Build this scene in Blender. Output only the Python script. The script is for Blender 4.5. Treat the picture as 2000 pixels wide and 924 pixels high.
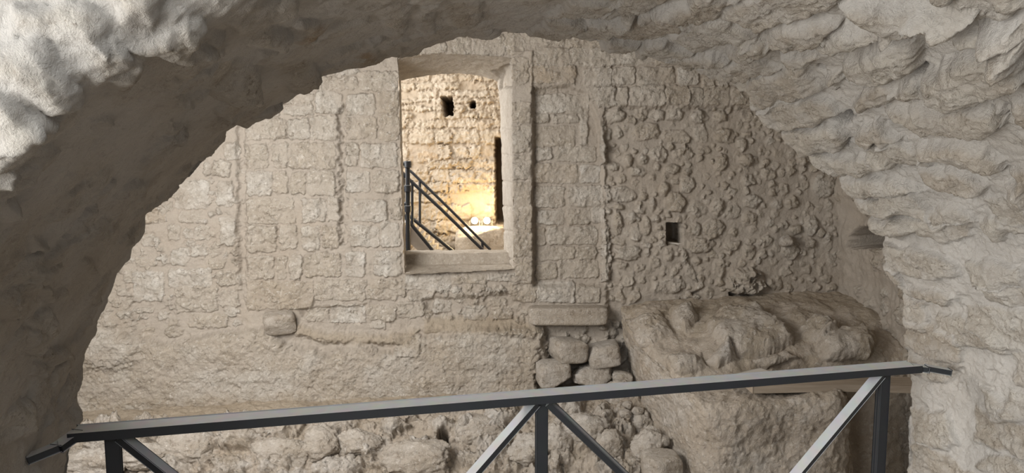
import bpy, bmesh, math, random
import numpy as np
from mathutils import Vector, Matrix

for o in list(bpy.data.objects): bpy.data.objects.remove(o)
S = bpy.context.scene
COL = S.collection
# ------------------------------------------------------------------ camera
FPX, CX, CY = 1380.0, 1000.0, 462.0
PITCH = math.radians(6.0)
EYE = np.array([0.0, 0.0, 1.7])
cam_d = bpy.data.cameras.new('camera'); cam = bpy.data.objects.new('camera', cam_d); COL.objects.link(cam)
cam_d.sensor_width = 36.0; cam_d.lens = 36.0 * FPX / 2000.0; cam_d.clip_start = 0.02
cam.location = EYE; cam.rotation_euler = (math.pi / 2 - PITCH, 0, 0)
S.camera = cam
# ------------------------------------------------------------------ light
S.view_settings.view_transform = 'Standard'; S.view_settings.look = 'None'
S.view_settings.gamma = 1.0; S.view_settings.use_curve_mapping = False
S.view_settings.exposure = 0.0
W = bpy.data.worlds.new('world'); S.world = W; W.use_nodes = True
W.node_tree.nodes['Background'].inputs[0].default_value = (0.86, 0.92, 1.0, 1)
W.node_tree.nodes['Background'].inputs[1].default_value = 0.30

def area(name, loc, target, size, power, col, sy=None, spread=180):
    d = bpy.data.lights.new(name, 'AREA'); d.energy = power; d.color = col
    d.shape = 'RECTANGLE'; d.size = size; d.size_y = sy or size; d.spread = math.radians(spread)
    o = bpy.data.objects.new(name, d); COL.objects.link(o); o.location = loc
    o.rotation_euler = (Vector(target) - Vector(loc)).to_track_quat('-Z', 'Y').to_euler()
    return o
area('daylight_behind', (-2.05, -0.9, 1.25), (0.9, 1.6, 1.6), 1.6, 170, (0.95, 0.975, 1.0), sy=2.0)
area('passage_fill', (0.15, -1.5, 3.3), (0.1, 1.8, 1.1), 1.5, 76, (0.90, 0.95, 1.0))  # second panel added to brighten the handrail top
area('skylight_ruin', (-2.35, 2.55, 2.1), (-1.4, 6.0, -0.4), 2.0, 214, (1.0, 0.985, 0.965))
area('ruin_fill', (0.4, 3.9, 3.75), (0.6, 5.6, 0.4), 1.8, 6, (1.0, 0.96, 0.91))
area('stair_room_fill', (-1.0, 7.1, 3.75), (-0.5, 9.3, 1.75), 1.6, 42, (1.0, 0.96, 0.90))  # unseen fill added above the window to brighten the back wall
area('stair_room_opening', (-2.6, 8.0, 2.5), (0.3, 6.6, 1.75), 1.4, 150, (1.0, 0.98, 0.95))

# ------------------------------------------------------------------ helpers
rng = np.random.default_rng(7)
def ray(px, py):
    px = np.asarray(px, float); py = np.asarray(py, float)
    a = (px - CX) / FPX; b = -(py - CY) / FPX
    c, s = math.cos(PITCH), math.sin(PITCH)
    return np.stack([a, c + b * s, -s + b * c], -1)
def at(px, py, Y):
    r = ray(px, py); return EYE + r * (np.asarray(Y, float) / r[..., 1])[..., None]
def at_z(px, py, z):
    r = ray(px, py); return EYE + r * ((z - EYE[2]) / r[..., 2])[..., None]
def proj(P):
    d = P - EYE; c, s = math.cos(PITCH), math.sin(PITCH)
    f = d[..., 1] * c - d[..., 2] * s; u = d[..., 1] * s + d[..., 2] * c
    f = np.where(f < 0.05, 0.05, f)
    return CX + FPX * d[..., 0] / f, CY - FPX * u / f

def _h(ix, iy, seed):
    h = (ix.astype(np.uint32) * np.uint32(374761393) + iy.astype(np.uint32) * np.uint32(668265263) + np.uint32((seed * 2246822519 + 977) & 0xffffffff))
    h = (h ^ (h >> np.uint32(13))) * np.uint32(1274126177)
    h = (h ^ (h >> np.uint32(15))) * np.uint32(2246822519)
    h = h ^ (h >> np.uint32(16))
    return h
def gnoise(x, y, seed):
    x0 = np.floor(x); y0 = np.floor(y); fx = x - x0; fy = y - y0
    ix = x0.astype(np.int64); iy = y0.astype(np.int64)
    def g(dx, dy):
        a = _h(ix + dx, iy + dy, seed).astype(np.float32) * np.float32(2 * math.pi / 4294967296.0)
        return np.cos(a) * (fx - dx) + np.sin(a) * (fy - dy)
    wx = fx * fx * fx * (fx * (fx * 6 - 15) + 10); wy = fy * fy * fy * (fy * (fy * 6 - 15) + 10)
    a = g(0, 0); b = g(1, 0); c = g(0, 1); d = g(1, 1)
    return ((a + (b - a) * wx) * (1 - wy) + (c + (d - c) * wx) * wy) * 1.5
def fbm(x, y, scale, octs, seed, gain=0.5, mode=0):
    t = 0.0; a = 1.0; f = 1.0 / scale; n = 0.0
    for k in range(octs):
        v = gnoise(x * f + 13.7 * k, y * f - 7.3 * k, seed + k)
        if mode == 1: v = 1 - 2.2 * np.abs(v)
        elif mode == 2: v = 2.2 * np.abs(v) - .6
        t = t + v * a; n += a; a *= gain; f *= 2.03
    return t / n * 1.4
def n3(P, scale, octs, seed, gain=.55, mode=0):
    t = 0.0; a = 1.0; n = 0.0; f = 1.0 / scale
    for k in range(octs):
        Q = P * f + 11.3 * k + seed * 5.17; I = np.floor(Q); f3 = Q - I; I = I.astype(np.int64); w3 = f3 * f3 * (3 - 2 * f3); v = 0.0
        for dx in (0, 1):
            for dy in (0, 1):
                for dz in (0, 1):
                    h = _h(I[:, 0] + dx + 7919 * (I[:, 2] + dz), I[:, 1] + dy + 104729 * (I[:, 2] + dz), seed + k).astype(np.float64) / 2147483648.0 - 1
                    v = v + h * np.where(dx, w3[:, 0], 1 - w3[:, 0]) * np.where(dy, w3[:, 1], 1 - w3[:, 1]) * np.where(dz, w3[:, 2], 1 - w3[:, 2])
        if mode == 2: v = 2 * np.abs(v) - .6
        t = t + a * v; n += a; a *= gain; f *= 2.05
    return t / n
def sst(a, b, x):
    t = np.clip((x - a) / (b - a), 0, 1); return t * t * (3 - 2 * t)

def mesh_obj(name, V, F, mat, parent=None, attrs=None, smooth=True):
    me = bpy.data.meshes.new(name)
    V = np.ascontiguousarray(V, np.float32).reshape(-1, 3); F = np.ascontiguousarray(F, np.int32)
    k = F.shape[1]
    me.vertices.add(len(V)); me.vertices.foreach_set('co', V.ravel())
    me.loops.add(F.size); me.loops.foreach_set('vertex_index', F.ravel())
    me.polygons.add(len(F)); me.polygons.foreach_set('loop_start', np.arange(0, F.size, k, dtype=np.int32))
    me.polygons.foreach_set('use_smooth', np.full(len(F), smooth, dtype=bool))
    me.update(calc_edges=True)
    for nm, arr in (attrs or {}).items():
        a = me.attributes.new(nm, 'FLOAT', 'POINT'); a.data.foreach_set('value', np.ascontiguousarray(arr, np.float32).ravel())
    me.materials.append(mat)
    o = bpy.data.objects.new(name, me); COL.objects.link(o)
    if parent: o.parent = parent
    return o
def tag(o, label=None, cat=None, group=None, kind=None):
    if label: o['label'] = label
    if cat: o['category'] = cat
    if group: o['group'] = group
    if kind: o['kind'] = kind
    return o
def empty(name, loc, label, cat, group=None):
    o = bpy.data.objects.new(name, None); COL.objects.link(o); o.location = Vector(loc); o.empty_display_size = .1
    bpy.context.view_layer.update()
    return tag(o, label, cat, group)
def child(root, o):
    """keep the world position of a part built in world coordinates"""
    o.parent = root; o.matrix_parent_inverse = Matrix.Translation(-Vector(root.location)); return o

# ------------------------------------------------------------------ materials
def nt(name):
    m = bpy.data.materials.new(name); m.use_nodes = True
    t = m.node_tree; b = t.nodes['Principled BSDF']; return m, t, b
def masonry(name, mortar, stone, warm, pale, bump=0.35, fine=260, rough=0.93, dust=(0.40, 0.335, 0.255), stain=0.5):
    m, t, b = nt(name); N = t.nodes.new; L = t.links.new
    tc = N('ShaderNodeTexCoord')
    def noise(sc, det=6, rg=.6, dist=0):
        n = N('ShaderNodeTexNoise'); n.inputs['Scale'].default_value = sc; n.inputs['Detail'].default_value = det
        n.inputs['Roughness'].default_value = rg; n.inputs['Distortion'].default_value = dist; L(tc.outputs['Object'], n.inputs['Vector']); return n.outputs['Fac']
    def ramp(fac, a, c):
        r = N('ShaderNodeMapRange'); r.inputs[1].default_value = a; r.inputs[2].default_value = c; r.clamp = True; L(fac, r.inputs[0]); return r.outputs[0]
    def mix(fac, a, c, mode='MIX'):
        x = N('ShaderNodeMix'); x.data_type = 'RGBA'; x.blend_type = mode
        for sock, val in ((x.inputs[0], fac), (x.inputs[6], a), (x.inputs[7], c)):
            if isinstance(val, (int, float)): sock.default_value = val
            elif isinstance(val, tuple): sock.default_value = (*val, 1)
            else: L(val, sock)
        return x.outputs[2]
    def math_(op, a, c):
        x = N('ShaderNodeMath'); x.operation = op
        for s, v in ((x.inputs[0], a), (x.inputs[1], c)):
            if isinstance(v, (int, float)): s.default_value = v
            else: L(v, s)
        return x.outputs[0]
    def attr(n):
        a = N('ShaderNodeAttribute'); a.attribute_name = n; return a.outputs['Fac']
    st, ti, so = attr('stone'), attr('tint'), attr('soil')
    big, mid, fin = noise(1.6, 5), noise(9, 7, .65), noise(70, 5, .7)
    c = mix(ramp(ti, .1, .9), stone, pale)
    c = mix(ramp(ti, 1.05, 2.0), c, warm)
    c = mix(ramp(mid, .35, .72), c, tuple(x * .80 for x in stone))
    c = mix(math_('MULTIPLY', ramp(noise(24, 6, .7), .52, .70), .45), c, pale)
    mo = mix(ramp(mid, .3, .7), mortar, tuple(x * .88 for x in mortar))
    c = mix(st, mo, c)
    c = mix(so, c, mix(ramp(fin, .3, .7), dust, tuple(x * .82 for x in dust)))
    c = mix(math_('MULTIPLY', ramp(big, .45, .75), stain), c, mix(1.0, c, (0.80, 0.74, 0.66), 'MULTIPLY'))
    c = mix(math_('MULTIPLY', ramp(fin, .56, .74), .35), c, tuple(x * .45 for x in stone))
    sp = math_('MULTIPLY', ramp(noise(fine * .27, 5, .72), .53, .62), ramp(noise(fine * .05, 4, .6), .40, .60))
    c = mix(math_('MULTIPLY', math_('MULTIPLY', sp, math_('ADD', math_('MULTIPLY', st, .85), .1)), .8), c, (stone[0] * .36, stone[1] * .33, stone[2] * .29))
    lt = math_('MULTIPLY', ramp(noise(fine * .2, 5, .7), .55, .66), .55)
    c = mix(math_('MULTIPLY', lt, st), c, tuple(min(1, x * 1.22) for x in pale))
    L(c, b.inputs['Base Color'])
    b.inputs['Roughness'].default_value = rough; b.inputs['Specular IOR Level'].default_value = .2
    h = math_('ADD', math_('MULTIPLY', noise(fine, 6, .68, .3), .5), math_('MULTIPLY', noise(fine * .22, 7, .66, .6), 1.5))
    h = math_('MULTIPLY', h, math_('ADD', math_('MULTIPLY', st, .5), .5))
    bp = N('ShaderNodeBump'); bp.inputs['Strength'].default_value = bump; bp.inputs['Distance'].default_value = .02
    L(h, bp.inputs['Height']); L(bp.outputs[0], b.inputs['Normal'])
    return m
M_WALL = masonry('limestone_masonry', (0.425, 0.372, 0.312), (0.475, 0.410, 0.330), (0.40, 0.285, 0.170), (0.62, 0.58, 0.52), bump=.8, fine=150)
M_ARCH = masonry('arch_masonry', (0.47, 0.43, 0.38), (0.42, 0.355, 0.28), (0.34, 0.24, 0.145), (0.52, 0.47, 0.40), bump=.7, fine=420)
M_ROCK = masonry('bedrock', (0.43, 0.365, 0.295), (0.47, 0.405, 0.33), (0.40, 0.30, 0.20), (0.58, 0.54, 0.49), bump=.8, fine=150)
M_FAR = masonry('stair_room_masonry', (0.47, 0.39, 0.30), (0.50, 0.42, 0.32), (0.45, 0.30, 0.16), (0.58, 0.51, 0.42), bump=.5, fine=110)

def metal(name, col, rough, metallic=.6, top_light=0.0):
    m, t, b = nt(name); N = t.nodes.new; L = t.links.new
    tc = N('ShaderNodeTexCoord'); n = N('ShaderNodeTexNoise'); n.inputs['Scale'].default_value = 30; n.inputs['Detail'].default_value = 8
    L(tc.outputs['Object'], n.inputs['Vector'])
    g = N('ShaderNodeNewGeometry'); sx = N('ShaderNodeSeparateXYZ'); L(g.outputs['Normal'], sx.inputs[0])
    r = N('ShaderNodeMapRange'); r.inputs[1].default_value = .3; r.inputs[2].default_value = .9; L(sx.outputs['Z'], r.inputs[0])
    mu = N('ShaderNodeMath'); mu.operation = 'MULTIPLY'; L(r.outputs[0], mu.inputs[0]); mu.inputs[1].default_value = top_light
    x = N('ShaderNodeMix'); x.data_type = 'RGBA'; L(mu.outputs[0], x.inputs[0]); x.inputs[6].default_value = (*col, 1); x.inputs[7].default_value = (.66, .65, .63, 1)  # pale tone on upward faces paints in daylight caught by the rail tops
    y = N('ShaderNodeMix'); y.data_type = 'RGBA'; y.blend_type = 'MULTIPLY'; y.inputs[0].default_value = .3; L(x.outputs[2], y.inputs[6]); L(n.outputs['Color'], y.inputs[7])
    rr = N('ShaderNodeMapRange'); rr.inputs[3].default_value = rough - .1; rr.inputs[4].default_value = rough + .15; L(n.outputs['Fac'], rr.inputs[0])
    L(y.outputs[2], b.inputs['Base Color']); L(rr.outputs[0], b.inputs['Roughness']); b.inputs['Metallic'].default_value = metallic
    return m
M_IRON = metal('painted_iron', (.016, .017, .019), .5, .1, .95)
M_STEEL = metal('dark_steel', (.025, .028, .034), .45, .3, .3)
M_HOUSE = metal('lamp_housing', (.12, .12, .12), .5, .4, .2)
def wood(name, a, c, axis_scale=(3, 40, 40)):
    m, t, b = nt(name); N = t.nodes.new; L = t.links.new
    tc = N('ShaderNodeTexCoord'); mp = N('ShaderNodeMapping'); mp.inputs['Scale'].default_value = axis_scale; L(tc.outputs['Object'], mp.inputs[0])
    n = N('ShaderNodeTexNoise'); n.inputs['Scale'].default_value = 1; n.inputs['Detail'].default_value = 8; n.inputs['Distortion'].default_value = .6; L(mp.outputs[0], n.inputs['Vector'])
    x = N('ShaderNodeMix'); x.data_type = 'RGBA'; L(n.outputs['Fac'], x.inputs[0]); x.inputs[6].default_value = (*a, 1); x.inputs[7].default_value = (*c, 1)
    L(x.outputs[2], b.inputs['Base Color']); b.inputs['Roughness'].default_value = .85
    bp = N('ShaderNodeBump'); bp.inputs['Strength'].default_value = .4; bp.inputs['Distance'].default_value = .004; L(n.outputs['Fac'], bp.inputs['Height']); L(bp.outputs[0], b.inputs['Normal'])
    return m
M_WOOD = wood('weathered_wood', (.20, .15, .105), (.42, .35, .27))
M_SLAT = wood('pale_wood', (.5, .46, .40), (.62, .58, .52))
M_BROWN = wood('brown_wood', (.16, .09, .05), (.30, .19, .11))

# ------------------------------------------------------------------ relief surfaces
class Relief:
    """a gridded surface with a height field along its normals; u, v are metres along it"""
    def __init__(s, P, u, v, flip=1, seed=1):
        s.P = P; s.u = u; s.v = v; s.seed = seed
        s.nv, s.nu = P.shape[:2]
        du = np.gradient(P, axis=1); dv = np.gradient(P, axis=0)
        n = np.cross(du, dv); n /= np.maximum(np.linalg.norm(n, axis=-1, keepdims=True), 1e-9); s.N = n * flip
        s.U, s.V = np.meshgrid(u, v)
        s.H = np.zeros((s.nv, s.nu)); s.S = np.zeros_like(s.H); s.T = np.zeros_like(s.H); s.G = np.zeros_like(s.H)
        s.kill = np.zeros_like(s.H, bool)
        s.PX, s.PY = proj(P)
        s.w1 = fbm(s.U, s.V, .07, 5, seed + 50, .68); s.w2 = fbm(s.U, s.V, .07, 5, seed + 60, .68)
        s.rough = fbm(s.U, s.V, .07, 5, seed + 70, .62); s.bil = fbm(s.U, s.V, .11, 5, seed + 80, .58, 2)
        s.sub = 4
    def uv(s, px, py, rows=None):
        """pixel of the photograph -> (u, v) on the surface"""
        k = s.sub; out = []
        A, B = s.PX[::k, ::k], s.PY[::k, ::k]
        for x, y in zip(np.atleast_1d(px), np.atleast_1d(py)):
            D = (A - x) ** 2 + (B - y) ** 2
            if rows is not None: D = D + rows[::k, ::k]
            i, j = np.unravel_index(np.argmin(D), D.shape); i = min(max(i * k, 1), s.nv - 2); j = min(max(j * k, 1), s.nu - 2)
            J = np.array([[s.PX[i, j + 1] - s.PX[i, j - 1], s.PX[i + 1, j] - s.PX[i - 1, j]], [s.PY[i, j + 1] - s.PY[i, j - 1], s.PY[i + 1, j] - s.PY[i - 1, j]]]) / 2
            r = np.array([x - s.PX[i, j], y - s.PY[i, j]])
            try: dj, di = np.clip(np.linalg.solve(J, r), -8, 8)
            except Exception: dj = di = 0
            hu = s.u[j + 1] - s.u[j]; hv = s.v[i + 1] - s.v[i]
            out.append((s.u[j] + dj * hu, s.v[i] + di * hv))
        return np.array(out)
    def win(s, poly, m):
        j0, j1 = np.searchsorted(s.u, [poly[:, 0].min() - m, poly[:, 0].max() + m]); i0, i1 = np.searchsorted(s.v, [poly[:, 1].min() - m, poly[:, 1].max() + m])
        return slice(i0, i1), slice(j0, j1)
    def sd(s, poly, sl, warp=0.0, fine=0.0):
        """signed distance, inside positive"""
        x = s.U[sl] + warp * s.w1[sl]; y = s.V[sl] + warp * s.w2[sl]
        d = np.full(x.shape, 1e9); ins = np.zeros(x.shape, bool); n = len(poly)
        for k in range(n):
            ax, ay = poly[k]; bx, by = poly[(k + 1) % n]; ex, ey = bx - ax, by - ay
            L2 = ex * ex + ey * ey + 1e-12
            t = np.clip(((x - ax) * ex + (y - ay) * ey) / L2, 0, 1)
            d = np.minimum(d, (x - ax - t * ex) ** 2 + (y - ay - t * ey) ** 2)
            if abs(by - ay) > 1e-9:
                c = ((ay > y) != (by > y)) & (x < ex * (y - ay) / (by - ay) + ax); ins ^= c
        d = np.sqrt(d); return np.where(ins, d, -d)
    def stone(s, poly, h, edge=.02, warp=.03, rnd=.012, rough=.012, dome=0.0, tilt=0.05, tint=None, base=None, mask=1.0, crag=0.0, slope=0.0):
        sl = s.win(poly, .06)
        if s.U[sl].size == 0: return
        d = s.sd(poly, sl, warp) + rnd * .35
        p = np.clip(d / edge, 0, 1); prof = np.sqrt(np.clip(1 - (1 - p) ** 2, 0, 1))
        c = poly.mean(0); r1, r2 = rng.normal(0, tilt, 2); r2 += slope
        R = max(np.ptp(poly[:, 0]), np.ptp(poly[:, 1])) * .5 + 1e-6
        dm = np.clip(1 - ((s.U[sl] - c[0]) ** 2 + (s.V[sl] - c[1]) ** 2) / (R * R * 1.2), 0, 1)
        b = s.H[sl] if base is None else base
        top = h + r1 * (s.U[sl] - c[0]) + r2 * (s.V[sl] - c[1]) + dome * dm + rough * s.rough[sl] + crag * s.bil[sl]
        new = b + prof * np.maximum(top, h * .25)
        m = sst(0.0, .55, p) * mask
        if tint is None: tint = abs(rng.normal(.45, .35))
        s.H[sl] = np.where(d > 0, new, s.H[sl])
        s.T[sl] = np.where((d > 0), tint, s.T[sl]); s.S[sl] = np.where(d > 0, np.maximum(s.S[sl] * 0, m), s.S[sl])
    def region(s, poly, dh, edge=.04, warp=.04, soil=None):
        sl = s.win(poly, .3); d = s.sd(poly, sl, warp)
        k = sst(-edge / 2, edge / 2, d); s.H[sl] += dh * k
        if soil is not None: s.G[sl] = np.maximum(s.G[sl], soil * k)
    def hole(s, poly, depth, edge=.015, warp=.02):
        sl = s.win(poly, .06); d = s.sd(poly, sl, warp); k = sst(-.2 * edge, edge, d)
        s.H[sl] = s.H[sl] * (1 - k) - depth * k; s.S[sl] *= (1 - k)
    def free(s, c, r, lim=.25):
        j0, j1 = np.searchsorted(s.u, [c[0] - r, c[0] + r]); i0, i1 = np.searchsorted(s.v, [c[1] - r, c[1] + r])
        w = s.S[i0:i1, j0:j1]
        return w.size > 0 and (w > .3).mean() < lim
    def build(s, name, mat, grit=None, gw=None):
        P = s.P + s.N * s.H[..., None]
        if grit:
            Q = P.reshape(-1, 3); wt = (.35 + .65 * s.S).reshape(-1) if gw is None else gw.reshape(-1)
            D = np.stack([n3(Q, grit[1], 4, s.seed * 7 + c, .66) for c in range(3)], -1)
            P = P + (D * (grit[0] * wt)[:, None]).reshape(P.shape)
        idx = np.arange(s.nv * s.nu).reshape(s.nv, s.nu)
        F = np.stack([idx[:-1, :-1], idx[:-1, 1:], idx[1:, 1:], idx[1:, :-1]], -1)
        bad = s.kill[:-1, :-1] | s.kill[:-1, 1:] | s.kill[1:, 1:] | s.kill[1:, :-1]
        F = F[~bad]
        a, b, c = P[F[0][0] // s.nu, F[0][0] % s.nu], P[F[0][1] // s.nu, F[0][1] % s.nu], P[F[0][2] // s.nu, F[0][2] % s.nu]
        if np.dot(np.cross(b - a, c - a), s.N[F[0][0] // s.nu, F[0][0] % s.nu]) < 0: F = F[:, ::-1]
        used = np.zeros(s.nv * s.nu, bool); used[F.ravel()] = True
        remap = np.cumsum(used) - 1
        return mesh_obj(name, P.reshape(-1, 3)[used], remap[F], mat, attrs={'stone': s.S.ravel()[used], 'tint': s.T.ravel()[used], 'soil': s.G.ravel()[used]})

def blob(c, ru, rv, n=9, ang=None, jit=.16):
    a0 = rng.uniform(0, 6.28) if ang is None else ang
    a = np.linspace(0, 2 * math.pi, n, endpoint=False) + rng.uniform(-.2, .2, n)
    r = 1 + rng.normal(0, jit, n)
    x, y = ru * r * np.cos(a), rv * r * np.sin(a); ca, sa = math.cos(a0), math.sin(a0)
    return np.stack([c[0] + x * ca - y * sa, c[1] + x * sa + y * ca], -1)
def quad(R, r, jit=2.0, rows=None):
    x0, y0, x1, y1 = r[:4]; j = lambda: rng.uniform(-jit, jit)
    c = min(4.0, (x1 - x0) * .12, (y1 - y0) * .16)
    pts = [(x0 + c, y0 + j()), (x1 - c, y0 + j()), (x1 + j() * .5, y0 + c), (x1 + j(), y1 - c), (x1 - c, y1 + j()), (x0 + c, y1 + j()), (x0 + j(), y1 - c), (x0 + j() * .5, y0 + c)]
    p = np.array(pts); return R.uv(p[:, 0], p[:, 1], rows)
def pxpoly(R, pts, rows=None):
    p = np.array(pts, float); return R.uv(p[:, 0], p[:, 1], rows)

def lattice(ctrl, step, smooth=True):
    """ctrl: rows of (px, py, Y); returns positions, u, v"""
    C = np.array([[at(*p) for p in row] for row in ctrl])
    lv = np.r_[0, np.cumsum(np.linalg.norm(np.diff(C, axis=0), axis=-1).mean(1))]
    lu = np.r_[0, np.cumsum(np.linalg.norm(np.diff(C, axis=1), axis=-1).mean(0))]
    v = np.arange(0, lv[-1], step); u = np.arange(0, lu[-1], step)
    def interp(knots, vals, x):
        i = np.clip(np.searchsorted(knots, x, 'right') - 1, 0, len(knots) - 2)
        t = ((x - knots[i]) / (knots[i + 1] - knots[i]))
        m = np.gradient(vals, knots, axis=0)
        dk = (knots[i + 1] - knots[i])[:, None, None]; t = t[:, None, None]
        if not smooth or len(knots) < 3: return vals[i] * (1 - t) + vals[i + 1] * t
        return (2 * t**3 - 3 * t**2 + 1) * vals[i] + (t**3 - 2 * t**2 + t) * dk * m[i] + (-2 * t**3 + 3 * t**2) * vals[i + 1] + (t**3 - t**2) * dk * m[i + 1]
    A = interp(lv, C, v); B = interp(lu, np.swapaxes(A, 0, 1), u)
    return np.swapaxes(B, 0, 1), u, v

# ================================================================== SETTING
# ---------------------------------------------------------------- far wall with the window
YW = 6.0
xs = np.arange(-4.0, 3.0, .0072); zs = np.arange(-.75, 3.12, .0072)
X, Z = np.meshgrid(xs, zs)
w = Relief(np.stack([X, np.full_like(X, YW), Z], -1), xs, zs, flip=1, seed=3)
if w.N[5, 5, 1] > 0: w.N *= -1
w.H += .022 * fbm(X, Z, .55, 3, 11) + .006 * w.rough
# large steps in the wall plane
R_ = lambda pts, dh, e=.04, wp=.04, soil=None: w.region(pxpoly(w, pts), dh, e, wp, soil)
R_([(1042, 172), (1110, 168), (1142, 182), (1166, 232), (1177, 290), (1182, 560), (1042, 560)], -.07, .035, .015)
R_([(1181, 212), (1700, 208), (1700, 700), (1190, 700), (1181, 400)], -.05, .05, .03)
R_([(998, 100), (1040, 100), (1041, 552), (1003, 552)], .025, .02, .012)
R_([(462, 250), (478, 236), (479, 560), (466, 560)], -.040, .03, .035)
R_([(662, 215), (673, 200), (677, 470), (664, 480)], -.045, .03, .05)
# smooth plinth of living rock at the foot, and its dust-covered top
R_([(120, 655), (260, 650), (330, 672), (420, 652), (520, 640), (560, 672), (640, 690), (700, 672), (760, 690), (830, 655), (1000, 640), (1062, 648), (1070, 700), (1050, 730), (1045, 860), (100, 860)], .11, .09, .035)
R_([(120, 480), (200, 480), (255, 560), (262, 640), (280, 700), (120, 720)], .05, .12, .08)
R_([(828, 622), (1000, 618), (1065, 640), (1040, 652), (940, 646), (830, 648)], .05, .05, .025, .9)
R_([(580, 632), (640, 650), (760, 655), (825, 640), (800, 672), (640, 668), (575, 650)], .05, .06, .035, .8)
R_([(590, 618), (700, 630), (715, 596), (640, 600), (585, 605)], -.05, .05, .02)
R_([(828, 585), (1000, 575), (1030, 600), (1030, 635), (835, 632)], -.04, .06, .02)
R_([(1060, 630), (1190, 630), (1235, 650), (1235, 800), (1045, 800), (1050, 700)], -.05, .05, .05)
pl = w.H.copy(); pl_s = pl
# ashlar and patched stones traced course by course: x0 y0 x1 y1
ash = """618 150 700 175;702 140 776 176;618 178 668 222;678 185 732 224;738 180 778 222;482 232 560 272;563 232 604 272;608 225 660 275;678 228 735 272;742 226 778 275
480 280 524 328;532 280 562 328;566 280 655 328;676 280 700 325;706 280 778 328;482 336 530 380;534 336 562 378;566 336 598 378;602 334 655 380;676 336 722 376;730 334 780 376
482 388 575 436;590 388 638 434;640 385 662 430;690 390 755 432;765 390 782 430;484 442 540 492;545 442 580 488;590 440 625 488;630 442 660 486;685 440 740 482;745 435 780 482
484 500 534 545;540 500 560 545;565 500 590 545;595 495 665 540;674 492 714 540;730 492 785 538;482 548 612 604;614 546 714 588;720 546 776 585;778 546 792 578
548 184 612 204;556 207 612 226;515 214 545 227;640 118 700 146;440 280 466 310;342 353 407 408;424 356 456 403;431 425 460 478;352 412 392 433;330 440 352 470;415 315 450 345;400 318 412 340;312 415 325 432;275 460 312 480;335 485 372 515;265 505 305 520;245 525 268 550
262 530 322 590;330 525 415 560;345 560 425 610;330 620 350 640;270 600 300 610;370 613 445 640;275 640 305 660;325 640 360 655;410 505 440 525;425 530 462 556;430 565 465 600;380 440 410 470;375 480 405 500;410 480 428 500
645 595 712 632;718 597 773 625;776 590 828 620;598 604 640 626;772 650 822 690;720 630 752 642
790 84 872 104;875 72 918 108;922 70 985 108;988 66 1020 108
1000 112 1032 165;1000 200 1037 243;998 247 1037 297;1000 305 1037 350;1002 355 1038 398;1002 400 1040 445;1002 448 1042 500;1005 503 1042 548
1022 60 1103 90;1106 60 1200 92;1035 93 1112 128;1114 93 1197 130;1200 93 1275 128;1278 110 1305 128;1035 130 1125 163;1138 132 1195 167;1197 132 1240 165;1243 132 1315 165;1322 132 1365 165;1372 150 1395 172;1400 140 1440 168
1206 170 1226 208;1230 168 1298 208;1300 168 1345 205;1345 172 1373 206;1376 168 1425 205;1428 172 1470 204
1035 170 1065 180;1070 168 1090 178;1045 182 1105 220;1108 185 1152 220;1042 222 1072 237;1078 222 1130 240;1134 222 1150 285;1042 245 1125 285;1047 288 1080 312;1086 288 1166 316;1042 320 1130 358;1135 322 1175 358;1045 364 1103 406;1110 365 1178 403;1050 412 1104 440;1108 410 1155 438;1158 408 1182 435;1050 446 1065 480;1070 445 1168 480;1052 484 1125 510;1128 484 1168 508;1047 518 1088 548;1092 512 1170 545
997 552 1048 590;1050 553 1123 590;1125 560 1172 590;880 534 950 556;952 534 1003 548;792 536 880 566;800 570 838 586;845 588 880 612;885 570 905 590;905 598 950 622;955 585 990 600;960 602 1000 622;850 560 900 572"""
PALE = {(262, 530), (335, 485), (730, 492), (674, 492), (590, 388), (342, 353), (690, 390), (792, 536), (431, 425), (1050, 412)}
BROWN = {(1035, 130): 1.6, (312, 415): 1.5, (265, 505): 1.4, (1045, 364): 1.2, (922, 70): 1.3, (1230, 168): 1.25, (1145, 168): 1.2}
for r in ash.replace('\n', ';').split(';'):
    q = [float(t) for t in r.split()]
    if len(q) < 4 or q[2] <= q[0]: continue
    k = (int(q[0]), int(q[1])); t = .95 if k in PALE else BROWN.get(k)
    rightzone = q[0] > 1030
    w.stone(quad(w, q), rng.uniform(.011, .024), edge=rng.uniform(.007, .015), warp=.016 if rightzone else .026, rough=.005 if rightzone else .008, tilt=.03, tint=t, crag=.002 if rightzone else .005)
for pts, t in (([(1143, 170), (1200, 168), (1204, 205), (1180, 211), (1166, 205), (1155, 190)], 1.2), ([(282, 408), (296, 403), (311, 405), (311, 436), (284, 438)], 1.6)):
    w.stone(pxpoly(w, pts), .03, tint=t)
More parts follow.
